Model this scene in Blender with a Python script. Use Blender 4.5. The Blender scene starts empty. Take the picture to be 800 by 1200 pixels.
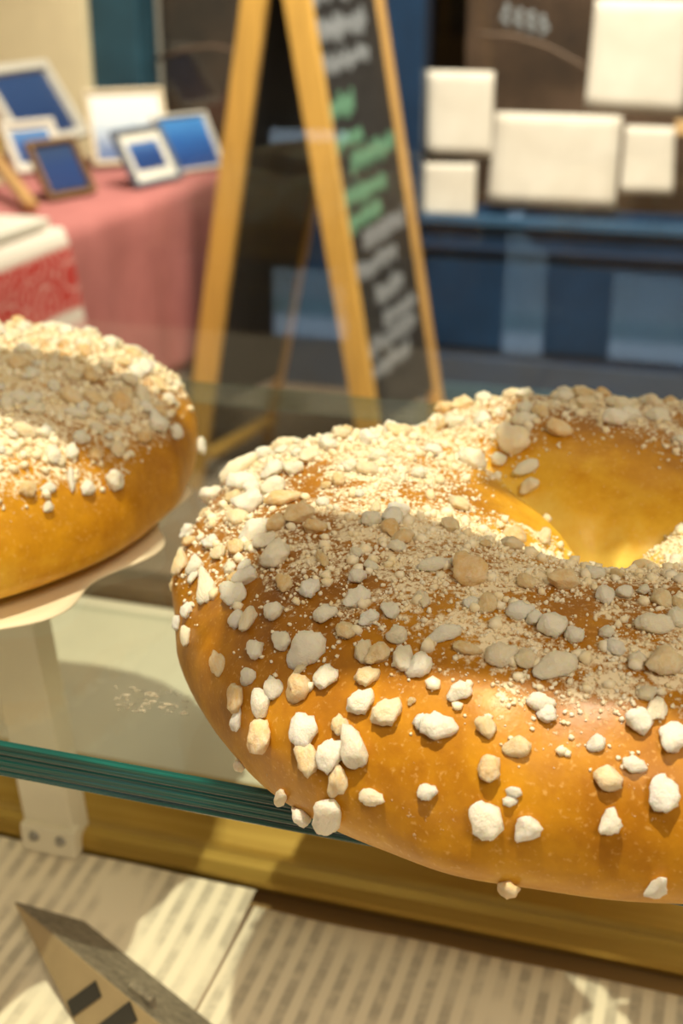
import bpy, bmesh, math, random
from mathutils import Vector, Matrix, noise
from mathutils.bvhtree import BVHTree

# ------------------------------------------------------------------ camera, world, lights, exposure
SC = bpy.context.scene
COL = SC.collection
F = 1500.0                       # focal length in pixels of the 800x1200 frame
CAMZ = 1.30
PITCH, YAW = math.radians(23.0), math.radians(17.0)
CM = Matrix.Translation((0, 0, CAMZ)) @ Matrix.Rotation(YAW, 4, 'Z') @ Matrix.Rotation(math.pi/2 - PITCH, 4, 'X')
cd = bpy.data.cameras.new('camera')
cam = bpy.data.objects.new('camera', cd)
COL.objects.link(cam)
cam.matrix_world = CM
cd.sensor_fit = 'VERTICAL'; cd.sensor_height = 36; cd.sensor_width = 24
cd.lens = F/1200*36
cd.clip_start = 0.01
cd.dof.use_dof = True
cd.dof.focus_distance = 0.262
cd.dof.aperture_fstop = 17
SC.camera = cam

W = bpy.data.worlds.new('world'); SC.world = W; W.use_nodes = True
W.node_tree.nodes['Background'].inputs[0].default_value = (1.0, 0.80, 0.54, 1)
W.node_tree.nodes['Background'].inputs[1].default_value = 0.52

def lamp(name, kind, loc, target, energy, color, size=0.1, spot=60, blend=0.3, size_y=None):
    d = bpy.data.lights.new(name, kind)
    d.energy = energy; d.color = color
    if kind == 'AREA':
        d.size = size
        if size_y: d.shape = 'RECTANGLE'; d.size_y = size_y
    else:
        d.shadow_soft_size = size
    if kind == 'SPOT':
        d.spot_size = math.radians(spot); d.spot_blend = blend
    o = bpy.data.objects.new(name, d); COL.objects.link(o)
    o.location = loc
    o.rotation_euler = (Vector(target)-Vector(loc)).to_track_quat('-Z', 'Y').to_euler()
    return o

SPOT = Vector((-0.10, 0.02, 2.45))
lamp('ceiling_spot_light', 'SPOT', SPOT, (-0.08, 0.30, 1.14), 92, (1.0, 0.85, 0.62), 0.011, 60, 0.4)
hl = lamp('hall_light', 'AREA', (-0.5, 2.45, 3.1), (-0.5, 3.5, 0), 78, (1.0, 0.90, 0.75), 1.1, size_y=0.9)
hl.data.spread = math.radians(105)      # spread narrowed to keep its sheen off the counter
lamp('shop_light', 'AREA', (0.9, -1.2, 2.75), (0.1, 0.2, 0.9), 24, (1.0, 0.82, 0.56), 0.6, size_y=0.6)

vs = SC.view_settings
vs.view_transform = 'Standard'; vs.look = 'None'; vs.exposure = 0.0; vs.gamma = 1.0
vs.use_curve_mapping = False

# ------------------------------------------------------------------ helpers
def ray(px, py):
    d = CM.to_3x3() @ Vector(((px-400)/F, -(py-600)/F, -1))
    return CM.translation.copy(), d.normalized()
def on_z(px, py, z):
    o, d = ray(px, py); t = (z-o.z)/d.z; return o+d*t
def on_y(px, py, y):
    o, d = ray(px, py); t = (y-o.y)/d.y; return o+d*t
def on_x(px, py, x):
    o, d = ray(px, py); t = (x-o.x)/d.x; return o+d*t

def tag(o, label, cat, group=None, kind=None):
    if label: o['label'] = label
    if cat: o['category'] = cat
    if group: o['group'] = group
    if kind: o['kind'] = kind
    return o
def empty(name, loc=(0, 0, 0), rz=0):
    o = bpy.data.objects.new(name, None); COL.objects.link(o)
    o.location = loc; o.rotation_euler = (0, 0, rz); o.empty_display_size = 0.02
    return o
def link(name, me, m=None, parent=None, smooth=False):
    o = bpy.data.objects.new(name, me); COL.objects.link(o)
    if m is not None and len(me.materials) == 0: me.materials.append(m)
    if parent is not None: o.parent = parent
    if smooth:
        for p in me.polygons: p.use_smooth = True
    return o
def mk(name, verts, faces, m, parent=None, smooth=False):
    me = bpy.data.meshes.new(name); me.from_pydata([tuple(v) for v in verts], [], faces); me.update()
    return link(name, me, m, parent, smooth)
def bm_obj(name, bm, m, parent=None, smooth=False):
    me = bpy.data.meshes.new(name); bm.to_mesh(me); bm.free()
    return link(name, me, m, parent, smooth)
def add_box(bm, c, s, rot=None, bevel=0.0, seg=2):
    r = bmesh.ops.create_cube(bm, size=1.0)
    vs_ = r['verts']
    M = Matrix.Translation(c) @ (rot.to_4x4() if rot is not None else Matrix()) @ Matrix.Diagonal((s[0], s[1], s[2], 1))
    bmesh.ops.transform(bm, matrix=M, verts=vs_)
    if bevel > 0:
        es = list({e for v in vs_ for e in v.link_edges})
        bmesh.ops.bevel(bm, geom=es, offset=bevel, segments=seg, affect='EDGES', profile=0.6)
def box(name, c, s, m, parent=None, rot=None, bevel=0.0, seg=2):
    bm = bmesh.new(); add_box(bm, Vector(c), s, rot, bevel, seg)
    return bm_obj(name, bm, m, parent)
def bar(name, a, b, w, h, m, parent=None, bevel=0.002, side=None):
    """rectangular bar from a to b, w across (along side), h the other way"""
    a, b = Vector(a), Vector(b); z = (b-a); L = z.length; z.normalize()
    x = Vector(side) if side is not None else Vector((0, 1, 0))
    x = (x - z*x.dot(z)).normalized(); y = z.cross(x)
    R = Matrix((x, y, z)).transposed()
    return box(name, (a+b)/2, (w, h, L), m, parent, R, bevel)
def frame_from(o0, ux, uy):
    ux = Vector(ux).normalized(); uy = Vector(uy); uy = (uy-ux*uy.dot(ux)).normalized()
    n = ux.cross(uy)
    return Matrix((ux, uy, n)).transposed()

# ------------------------------------------------------------------ materials
MATS = {}
class N:
    def __init__(self, name):
        self.m = bpy.data.materials.new(name); self.m.use_nodes = True
        self.t = self.m.node_tree; self.t.nodes.clear()
        self.out = self.t.nodes.new('ShaderNodeOutputMaterial')
    def n(self, typ, **kw):
        x = self.t.nodes.new(typ)
        for k, v in kw.items():
            if hasattr(x, k) and not k.startswith('i_'): setattr(x, k, v)
        return x
    def l(self, a, b): self.t.links.new(a, b)
    def ramp(self, fac, stops, interp='LINEAR'):
        r = self.n('ShaderNodeValToRGB'); r.color_ramp.interpolation = interp
        el = r.color_ramp.elements
        while len(el) < len(stops): el.new(0.5)
        for e, (p, c) in zip(el, stops):
            e.position = p; e.color = (c[0], c[1], c[2], 1) if not isinstance(c, (int, float)) else (c, c, c, 1)
        self.l(fac, r.inputs[0]); return r.outputs[0]
    def noise(self, scale, detail=4, rough=0.55, vec=None):
        x = self.n('ShaderNodeTexNoise'); x.inputs['Scale'].default_value = scale
        x.inputs['Detail'].default_value = detail; x.inputs['Roughness'].default_value = rough
        if vec is not None: self.l(vec, x.inputs['Vector'])
        return x.outputs['Fac']
    def coord(self, k='Object'):
        return self.n('ShaderNodeTexCoord').outputs[k]
    def mix(self, fac, a, b, blend='MIX'):
        x = self.n('ShaderNodeMix'); x.data_type = 'RGBA'; x.blend_type = blend
        for s, v in ((x.inputs[0], fac), (x.inputs[6], a), (x.inputs[7], b)):
            if isinstance(v, (int, float)): s.default_value = v
            elif isinstance(v, tuple): s.default_value = (v[0], v[1], v[2], 1)
            else: self.l(v, s)
        return x.outputs[2]
    def math(self, op, a, b=None, clamp=False):
        x = self.n('ShaderNodeMath'); x.operation = op; x.use_clamp = clamp
        for s, v in ((x.inputs[0], a), (x.inputs[1], b)):
            if v is None: continue
            if isinstance(v, (int, float)): s.default_value = v
            else: self.l(v, s)
        return x.outputs[0]
    def bsdf(self, color, rough=0.5, metal=0.0, coat=0.0, sss=0.0, spec=0.5, bump=None, bump_s=0.3, bump_d=0.001, coat_rough=0.1):
        b = self.n('ShaderNodeBsdfPrincipled')
        if isinstance(color, tuple): b.inputs['Base Color'].default_value = (*color[:3], 1)
        else: self.l(color, b.inputs['Base Color'])
        if isinstance(rough, (int, float)): b.inputs['Roughness'].default_value = rough
        else: self.l(rough, b.inputs['Roughness'])
        b.inputs['Metallic'].default_value = metal
        if isinstance(coat, (int, float)): b.inputs['Coat Weight'].default_value = coat
        else: self.l(coat, b.inputs['Coat Weight'])
        b.inputs['Coat Roughness'].default_value = coat_rough
        b.inputs['Specular IOR Level'].default_value = spec
        if sss:
            b.inputs['Subsurface Weight'].default_value = sss
            b.inputs['Subsurface Radius'].default_value = (1.0, 0.6, 0.3)
            b.inputs['Subsurface Scale'].default_value = 0.003
        if bump is not None:
            x = self.n('ShaderNodeBump'); x.inputs['Strength'].default_value = bump_s; x.inputs['Distance'].default_value = bump_d
            self.l(bump, x.inputs['Height']); self.l(x.outputs[0], b.inputs['Normal'])
        return b.outputs[0]
    def done(self, shader):
        self.l(shader, self.out.inputs['Surface']); return self.m

def simple(name, color, rough=0.5, var=0.15, scale=30, metal=0.0, coat=0.0, bump=0.1, spec=0.5):
    if name in MATS: return MATS[name]
    s = N(name); c = s.coord()
    f = s.noise(scale, 5, 0.6, c)
    dark = tuple(x*(1-var) for x in color); light = tuple(min(1, x*(1+var)) for x in color)
    col = s.ramp(f, [(0.3, dark), (0.7, light)])
    MATS[name] = s.done(s.bsdf(col, rough, metal, coat, bump=f, bump_s=bump, spec=spec))
    return MATS[name]

def wood(name, color, axis='Z', rough=0.45):
    if name in MATS: return MATS[name]
    s = N(name); c = s.coord()
    mp = s.n('ShaderNodeMapping'); s.l(c, mp.inputs[0])
    sc = {'Z': (60, 60, 4), 'X': (4, 60, 60), 'Y': (60, 4, 60)}[axis]
    mp.inputs['Scale'].default_value = sc
    f = s.noise(1.0, 5, 0.6, mp.outputs[0])
    col = s.ramp(f, [(0.25, tuple(x*0.72 for x in color)), (0.55, color), (0.8, tuple(min(1, x*1.15) for x in color))])
    MATS[name] = s.done(s.bsdf(col, rough, bump=f, bump_s=0.15))
    return MATS[name]

def schlick(s, f0=0.04, gain=1.0):
    lw = s.n('ShaderNodeLayerWeight'); lw.inputs['Blend'].default_value = 0.5
    p = s.math('POWER', lw.outputs['Facing'], 5.0)
    return s.math('ADD', s.math('MULTIPLY', p, (1-f0)*gain), f0*gain, clamp=True)

def thin_glass(name, tint, f0=0.04, rough=0.0):
    s = N(name)
    tr = s.n('ShaderNodeBsdfTransparent'); tr.inputs[0].default_value = (*tint, 1)
    gl = s.n('ShaderNodeBsdfGlossy'); gl.inputs['Roughness'].default_value = rough
    mx = s.n('ShaderNodeMixShader'); s.l(schlick(s, f0), mx.inputs[0])
    s.l(tr.outputs[0], mx.inputs[1]); s.l(gl.outputs[0], mx.inputs[2])
    return s.done(mx.outputs[0])

M_glass_top = thin_glass('shelf_glass', (0.94, 0.97, 0.95), 0.045)
M_pane = thin_glass('window_glass', (0.93, 0.95, 0.95), 0.028)

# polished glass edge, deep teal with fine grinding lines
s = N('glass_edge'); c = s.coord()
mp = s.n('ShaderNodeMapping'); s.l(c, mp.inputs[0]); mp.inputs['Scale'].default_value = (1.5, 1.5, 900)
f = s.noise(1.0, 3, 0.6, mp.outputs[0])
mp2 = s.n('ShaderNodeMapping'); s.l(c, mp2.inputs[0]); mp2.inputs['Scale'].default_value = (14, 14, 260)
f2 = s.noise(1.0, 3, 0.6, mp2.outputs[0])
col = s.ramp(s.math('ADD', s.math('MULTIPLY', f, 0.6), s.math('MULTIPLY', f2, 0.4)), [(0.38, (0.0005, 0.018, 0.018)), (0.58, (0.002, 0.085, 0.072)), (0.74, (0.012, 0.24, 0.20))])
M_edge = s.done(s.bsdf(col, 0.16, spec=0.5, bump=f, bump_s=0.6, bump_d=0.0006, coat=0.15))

M_edge_back = thin_glass('ground_back_edge', (0.62, 0.76, 0.72), 0.16, 0.12)
# crust: egg-washed brioche; attributes 'bake' (crust colour) and 'dust' (where sugar dust settled)
def crust_mat(name, dust_gain=1.0):
    s = N(name); c = s.coord()
    at = s.n('ShaderNodeAttribute'); at.attribute_name = 'bake'
    du = s.n('ShaderNodeAttribute'); du.attribute_name = 'dust'
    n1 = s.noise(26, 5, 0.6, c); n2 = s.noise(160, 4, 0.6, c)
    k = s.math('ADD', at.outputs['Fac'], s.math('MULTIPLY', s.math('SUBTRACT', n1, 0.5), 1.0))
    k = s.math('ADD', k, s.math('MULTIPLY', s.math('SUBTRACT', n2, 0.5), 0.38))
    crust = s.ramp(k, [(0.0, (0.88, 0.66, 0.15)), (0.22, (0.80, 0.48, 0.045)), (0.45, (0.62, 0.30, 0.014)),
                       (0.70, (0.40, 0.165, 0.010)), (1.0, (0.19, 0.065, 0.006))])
    # fine blisters, a little paler
    n3 = s.noise(900, 2, 0.5, c)
    crust = s.mix(s.math('MULTIPLY', s.ramp(n3, [(0.60, 0.0), (0.74, 1.0)]), 0.35), crust, (0.85, 0.55, 0.2))
    # settled icing-sugar dust
    g1 = s.noise(620, 3, 0.65, c); g2 = s.noise(75, 3, 0.6, c)
    thr = s.math('ADD', s.math('MULTIPLY', g1, 0.75), s.math('MULTIPLY', g2, 0.5))
    d = s.math('ADD', s.math('MULTIPLY', du.outputs['Fac'], 0.28*dust_gain), thr)
    mask = s.ramp(d, [(0.80, 0.0), (0.93, 1.0)])
    col = s.mix(s.math('MULTIPLY', mask, 0.9), crust, (0.92, 0.83, 0.64))
    inv = s.math('SUBTRACT', 1.0, mask)
    rg = s.math('ADD', s.math('MULTIPLY', mask, 0.45), 0.38)
    h = s.math('ADD', s.math('MULTIPLY', mask, 0.8), s.math('MULTIPLY', n2, 0.35))
    h = s.math('ADD', h, s.math('MULTIPLY', n3, 0.12))
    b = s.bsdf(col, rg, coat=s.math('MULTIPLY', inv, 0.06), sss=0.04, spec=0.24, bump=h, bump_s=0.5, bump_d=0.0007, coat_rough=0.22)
    return s.done(b)
M_crust = crust_mat('brioche_crust')

s = N('pearl_sugar'); c = s.coord()
oi = s.n('ShaderNodeObjectInfo')
n1 = s.noise(1.6, 5, 0.7, c)
base = s.ramp(oi.outputs['Random'], [(0.0, (0.96, 0.93, 0.86)), (0.50, (0.94, 0.87, 0.72)), (0.75, (0.88, 0.68, 0.40)), (1.0, (0.80, 0.54, 0.24))])
col = s.mix(s.ramp(n1, [(0.42, 0.0), (0.68, 0.5)]), base, (0.96, 0.92, 0.82))
M_nib = s.done(s.bsdf(col, 0.55, sss=0.35, bump=s.noise(4.5, 5, 0.7, c), bump_s=0.8, bump_d=0.0008))
s = N('fine_sugar'); c = s.coord()
n1 = s.noise(300, 2, 0.5, c)
M_fine = s.done(s.bsdf(s.ramp(n1, [(0.35, (0.94, 0.87, 0.72)), (0.7, (0.86, 0.72, 0.47))]), 0.6, sss=0.2))

# ------------------------------------------------------------------ layout numbers (metres)
SZ = CAMZ - 0.165          # top of glass shelf
SY0, SY1 = 0.218, 0.493    # shelf front / back
ST = 0.010
DZ = CAMZ - 0.315          # paper-lined deck
PANE_Y = 0.560
FY = 3.95                  # shop front
FLOOR = 0.0

# ------------------------------------------------------------------ setting: floor, shop front
s = N('floor_stone'); c = s.coord()
f = s.noise(3, 6, 0.6, c); g = s.noise(60, 3, 0.6, c)
col = s.mix(s.math('MULTIPLY', g, 0.4), s.ramp(f, [(0.3, (0.17, 0.12, 0.075)), (0.7, (0.28, 0.21, 0.14))]), (0.08, 0.06, 0.04))
M_floor = s.done(s.bsdf(col, 0.5, bump=g, bump_s=0.1))
fl = box('floor', (0, 1.6, -0.02), (8, 9, 0.04), M_floor); tag(fl, 'dark brown stone floor of the arcade', 'floor', kind='structure')
kb = box('trim_1', (-1.45, 3.12, 0.006), (2.6, 0.07, 0.012), simple('pale_stone', (0.55, 0.50, 0.42), 0.6), bevel=0.002)
tag(kb, 'pale stone strip set across the dark floor', 'floor trim', kind='structure')

M_blue = simple('blue_paint', (0.006, 0.028, 0.070), 0.38, 0.2, 8, bump=0.05)
M_teal = simple('teal_paint', (0.022, 0.075, 0.11), 0.42, 0.25, 8, bump=0.05)
M_cream = simple('cream_plaster', (0.95, 0.81, 0.51), 0.8, 0.06, 12)
M_yellow = simple('yellow_paint', (0.66, 0.42, 0.03), 0.6, 0.1, 12)
M_shopglass = None
s = N('shop_interior'); c = s.coord()
f = s.noise(1.6, 5, 0.62, c)
col = s.ramp(f, [(0.34, (0.05, 0.036, 0.028)), (0.50, (0.14, 0.082, 0.05)), (0.64, (0.32, 0.19, 0.12)), (0.80, (0.40, 0.33, 0.27))])
M_inter = s.done(s.bsdf(col, 0.7))
M_shoppane = thin_glass('shop_window_glass', (0.85, 0.86, 0.86), 0.05)

def fx(px, py=200, y=FY): return on_y(px, py, y).x
def fz(py, px=650, y=FY): return on_y(px, py, y).z

sill_z = fz(258)
xL = fx(178, 60); xR = fx(500, 150); xT0 = fx(122, 60)
wall = empty('wall_back', (0, FY, 0)); tag(wall, 'navy blue panelled wooden shop front below the windows', 'shop front', kind='structure')
def wpart(name, x0, x1, z0, z1, d0, d1, m, bevel=0.004, parent=wall):
    return box(name, ((x0+x1)/2, -(d0+d1)/2, (z0+z1)/2), (x1-x0, abs(d1-d0), z1-z0), m, parent, bevel=bevel)
XE = 2.2
wpart('backing', xL, XE, 0.0, sill_z-0.02, -0.20, 0.0, M_blue)
wpart('window_ledge', xR-0.02, XE, sill_z-0.022, sill_z+0.006, -0.02, 0.045, simple('blue_paint_pale', (0.03, 0.08, 0.15), 0.4, 0.2, 10))  # ledge in a paler blue than the boards below
zr = fz(293); zb = fz(425)
wpart('top_rail', xR-0.02, XE, zr, sill_z-0.022, 0.0, 0.022, M_blue)
wpart('moulding', xR-0.02, XE, zr-0.016, zr+0.004, 0.0, 0.03, simple('dark_blue_paint', (0.006, 0.02, 0.05), 0.4), 0.006)
wpart('bottom_rail', xR-0.02, XE, 0.05, zb, 0.0, 0.024, M_blue)
wpart('plinth', xR-0.02, XE, 0.0, 0.06, 0.0, 0.04, M_teal)
for i in range(3):
    a = xR + 0.01 + i*0.86
    wpart('panel', a, min(a+0.80, XE), zb+0.03, zr-0.04, 0.0, 0.012, M_blue, 0.008)
    wpart('stile', a+0.80, min(a+0.86, XE), zb, zr-0.016, 0.0, 0.022, M_blue)

ztop = 2.6
p1 = box('trim_2', ((fx(455, 150)+xR)/2, FY-0.01, ztop/2), (xR-fx(455, 150), 0.12, ztop), M_blue, bevel=0.01)
tag(p1, 'navy blue wooden pilaster between the two shop windows', 'pilaster', kind='structure')
p2 = box('trim_3', ((xT0+xL)/2, FY-0.02, ztop/2), (xL-xT0, 0.14, ztop), M_teal, bevel=0.01)
tag(p2, 'teal wooden pilaster beside the cream wall', 'pilaster', kind='structure')
cw = box('wall_left', ((xT0+fx(10, 40))/2, FY-0.03, ztop/2), (xT0-fx(10, 40), 0.18, ztop), M_cream, bevel=0.006)
tag(cw, 'plain cream plastered wall behind the picture table', 'wall', kind='structure')
yw = box('trim_4', (fx(10, 40)-0.3, FY-0.04, ztop/2), (0.6, 0.18, ztop), M_yellow, bevel=0.006)
tag(yw, 'yellow painted edge of the cream wall', 'wall edge', kind='structure')

def shop_window(n, x0, x1, z0, label):
    w = empty('window_%d' % n, ((x0+x1)/2, FY, z0)); tag(w, label, 'window', kind='structure')
    W_ = x1-x0; H_ = ztop-z0
    box('pane', (0, 0.02, H_/2), (W_, 0.008, H_), M_shoppane, w)
    box('window_frame', (0, 0.03, 0.012), (W_, 0.05, 0.024), M_blue, w, bevel=0.003)
    box('room_back', (0, 0.42, H_/2), (W_+0.3, 0.03, H_+0.4), M_inter, w)
    return w
shop_window(1, xR, XE, sill_z+0.006, 'dark shop window with sheets of paper stuck inside it')
shop_window(2, xL, fx(455, 150), 0.45, 'dark brown shop window behind the chalkboard stand')

# the shop's other wall, behind the camera: glowing panes added to show as pale reflections
BY = -1.6
VY = 2*0.569-BY
wb = box('wall_right', (0, BY-0.06, 1.4), (5.6, 0.10, 2.8), simple('brown_wall', (0.10, 0.07, 0.05), 0.8)); tag(wb, 'dark brown wall at the back of the shop', 'wall', kind='structure')
s = N('mirror_glow_pane'); em = s.n('ShaderNodeEmission'); em.inputs[0].default_value = (0.66, 0.83, 1.0, 1); em.inputs[1].default_value = 3.5
M_mirror_glow = s.done(em.outputs[0])  # added glow, only there for the window glass to mirror
for n_, (xa, xb, ya, yb, lab) in enumerate([(316, 408, 150, 400, 'tall glowing pane added to be mirrored in the window glass'), (596, 634, 246, 430, 'narrow glowing slot added to be mirrored in the window glass'), (722, 830, 300, 430, 'broad low glowing pane added to be mirrored in the window glass')]):
    a = on_y(xa, ya, VY); b = on_y(xb, yb, VY)
    w = empty('window_%d' % (4+n_), ((a.x+b.x)/2, BY, (a.z+b.z)/2)); tag(w, lab, 'window', kind='structure')
    ww, hh = abs(b.x-a.x), abs(a.z-b.z)
    box('pane', (0, 0, 0), (ww, 0.008, hh), M_mirror_glow, w)
    for (cx, cz, sx, sz) in ((-ww/2-.015, 0, .03, hh+.06), (ww/2+.015, 0, .03, hh+.06), (0, hh/2+.015, ww, .03), (0, -hh/2-.015, ww, .03)):
        box('window_frame', (cx, 0, cz), (sx, 0.03, sz), M_blue, w, bevel=0.003)

# papers stuck on the shop window
s = N('paper_sheet'); c = s.coord()
f = s.noise(7, 4, 0.6, c)
M_paper = s.done(s.bsdf(s.ramp(f, [(0.3, (0.62, 0.56, 0.46)), (0.7, (0.74, 0.69, 0.59))]), 0.75, bump=f, bump_s=0.3, bump_d=0.004))
PY = FY + 0.012
def sheet_px(name, quad, label, m=M_paper, y=PY, t=0.003, group=None):
    P = [on_y(px, py, y) for px, py in quad]     # tl, tr, br, bl
    n = 8; V = []; Fc = []
    for j in range(n+1):
        for i in range(n+1):
            u, v = i/n, j/n
            p = (P[0]*(1-u)+P[1]*u)*(1-v) + (P[3]*(1-u)+P[2]*u)*v
            p = p.copy(); p.y -= 0.001 + 0.004*(1-math.sin(math.pi*u))*noise.noise(Vector((u*2+P[0].x*9, v*2, 3)))**2*4
            V.append(p)
    c0 = sum(V, Vector())/len(V)
    V = [v-c0 for v in V]
    for j in range(n):
        for i in range(n):
            a = j*(n+1)+i; Fc.append((a, a+n+1, a+n+2, a+1))
    o = mk(name, V, Fc, m, None, True); o.location = c0
    md = o.modifiers.new('thickness', 'SOLIDIFY'); md.thickness = 0.0012
    tag(o, label, 'paper', group)
    return o
PQ = FY - 0.012
sheet_px('paper_sheet', [(501, 82), (579, 84), (576, 184), (500, 181)], 'upright blank cream sheet on shop window above a small square sheet', y=PQ)
sheet_px('paper_sheet', [(496, 191), (558, 192), (556, 255), (495, 253)], 'small square blank sheet low on shop window above the ledge', y=PQ)
sheet_px('paper_sheet', [(581, 131), (729, 136), (720, 244), (571, 238)], 'wide landscape blank cream sheet in middle of shop window', y=PQ)
sheet_px('paper_sheet', [(698, -2), (812, 0), (800, 134), (685, 128)], 'largest upright cream sheet high on shop window', y=PQ)
sheet_px('paper_sheet', [(733, 147), (791, 149), (788, 228), (726, 226)], 'small upright cream sheet beneath the largest sheet', y=PQ)
sheet_px('paper_note', [(792, 140), (830, 143), (828, 162), (790, 158)], 'little tan paper note beside the sheets on shop window', simple('tan_paper', (0.62, 0.40, 0.18), 0.7), y=PQ)

# pale lettering / arcs painted on the shop window panes (illegible in the photo)
M_pale = simple('pale_window_paint', (0.22, 0.24, 0.25), 0.7)
M_brownp = simple('brown_window_paint', (0.13, 0.085, 0.055), 0.7)
def stroke(name, pts, r, m, parent=None, flat=1.0):
    V = []; Fc = []; k = 6
    for i, p in enumerate(pts):
        a = pts[max(0, i-1)]; b = pts[min(len(pts)-1, i+1)]
        t = (b-a).normalized(); x = t.cross(Vector((0, 1, 0)))
        x = x.normalized() if x.length > 1e-4 else Vector((1, 0, 0)); y = t.cross(x)
        for q in range(k):
            an = 2*math.pi*q/k
            V.append(p + x*math.cos(an)*r + y*math.sin(an)*r*flat)
    for i in range(len(pts)-1):
        for q in range(k):
            Fc.append((i*k+q, i*k+(q+1) % k, (i+1)*k+(q+1) % k, (i+1)*k+q))
    Fc.append(tuple(range(k))[::-1]); Fc.append(tuple((len(pts)-1)*k+q for q in range(k)))
    return mk(name, V, Fc, m, parent, True)
emb = empty('window_emblem', on_y(630, 40, FY)); tag(emb, 'faded curved emblem with pale scrawl painted on shop window', 'emblem')
def loc(pts, e): return [p-Vector(e.location) for p in pts]
stroke('arc', loc([on_y(px, py, FY-0.004) for px, py in [(560, 40), (600, 42), (640, 54), (675, 72), (700, 92)]], emb), 0.006, M_brownp, emb, 0.2)
rnd = random.Random(4)
for k in range(4):
    x0 = 592+k*15
    stroke('scrawl', loc([on_y(x0+4*math.sin(q*1.7+k), 6+k*4+q*5, FY-0.004) for q in range(6)], emb), 0.008, M_pale, emb, 0.2)
emb2 = empty('window_emblem', on_y(225, 50, FY)); tag(emb2, 'faint curved line painted on window behind wooden stand', 'emblem')
stroke('arc', loc([on_y(px, py, FY-0.004) for px, py in [(182, 70), (215, 58), (250, 54), (285, 62)]], emb2), 0.007, M_brownp, emb2, 0.2)

# ------------------------------------------------------------------ A-frame chalkboard
M_pine = wood('pine', (0.70, 0.40, 0.085))
M_pine2 = wood('pine_far', (0.58, 0.33, 0.10))
M_board = simple('chalk_black', (0.014, 0.013, 0.013), 0.65, 0.4, 20)
M_chalk = simple('white_chalk', (0.20, 0.21, 0.22), 0.9, 0.3, 60)
M_green = simple('green_chalk', (0.10, 0.23, 0.14), 0.9, 0.3, 60)
eb = on_z(330, 575, 0.0)
eas = empty('chalkboard_stand', eb); tag(eas, 'tall pine A-frame chalkboard stand with chalk writing', 'chalkboard')
YN = eb.y - 0.05
def epx(px, py, y): return on_y(px, py, y) - eb
def leg(p_top, p_bot, y, w, name='leg', m=M_pine, zt=1.53):
    a = on_y(*p_top, y); b = on_y(*p_bot, y)
    d = (a-b)/(a.z-b.z)
    lo = b + d*(0.0-b.z); hi = b + d*(zt-b.z)
    bar(name, lo-eb, hi-eb, 0.030, w, m, eas, 0.003)
    return lo-eb, hi-eb
YF = YN + 0.40
nl = leg((299, 0), (241, 440), YN, 0.062)
nr = leg((349, 0), (424, 455), YN, 0.062)
fr = leg((440, 0), (508, 455), YF, 0.040, m=M_pine2)
flg = leg((383, 130), (329, 430), YF, 0.030, m=M_pine2)
def board_between(a, b, name, inset, mat):
    # a, b = (lo,hi) of near and far legs; panel between them
    V = []
    for t in (0.14, 0.97):
        V += [a[0]*(1-t)+a[1]*t, b[0]*(1-t)+b[1]*t]
    nrm = (V[1]-V[0]).cross(V[2]-V[0]).normalized()
    V2 = [v + nrm*0.006 for v in V] + [v - nrm*0.006 for v in V]
    Fc = [(0, 1, 3, 2), (4, 6, 7, 5), (0, 4, 5, 1), (2, 3, 7, 6), (0, 2, 6, 4), (1, 5, 7, 3)]
    return mk(name, V2, Fc, mat, eas), V, nrm
bf, BV, BN = board_between(nr, fr, 'front_board', 0, M_board)
board_between(nl, flg, 'rear_board', 0, M_board)
for a, b in ((nr, fr), (nl, flg)):
    for t in (0.05, 0.985):
        bar('crossbar', a[0]*(1-t)+a[1]*t, b[0]*(1-t)+b[1]*t, 0.02, 0.035, M_pine, eas, side=(0, 0, 1))
bar('hinge_rod', (nl[1]+nr[1])/2-Vector((0, 0, 0.03)), (flg[1]+fr[1])/2-Vector((0, 0, 0.03)), 0.02, 0.02, simple('steel', (0.4, 0.4, 0.4), 0.3, metal=1.0), eas, side=(0, 0, 1))
# chalk scribble rows on the front board (unreadable in the photo)
if BN.dot(Vector((1, -0.6, 0))) < 0: BN = -BN
def bpt(u, v): return (BV[0]*(1-u)+BV[1]*u)*(1-v) + (BV[2]*(1-u)+BV[3]*u)*v + BN*0.0075
rnd = random.Random(11)
rows = [(0.975, 0.10, 0.90, M_chalk, .030), (0.90, 0.12, 0.78, M_chalk, .030), (0.83, 0.12, 0.75, M_chalk, .026), (0.745, 0.10, 0.45, M_green, .030), (0.675, 0.12, 0.5, M_green, .022), (0.63, 0.30, 0.92, M_green, .028),
        (0.555, 0.10, 0.72, M_green, .028), (0.50, 0.10, 0.6, M_green, .024), (0.46, 0.30, 0.9, M_chalk, .026), (0.395, 0.12, 0.72, M_chalk, .026), (0.33, 0.35, 0.75, M_chalk, .028), (0.27, 0.40, 0.9, M_chalk, .024), (0.22, 0.12, 0.85, M_chalk, .030), (0.165, 0.1, 0.7, M_chalk, .022)]
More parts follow.
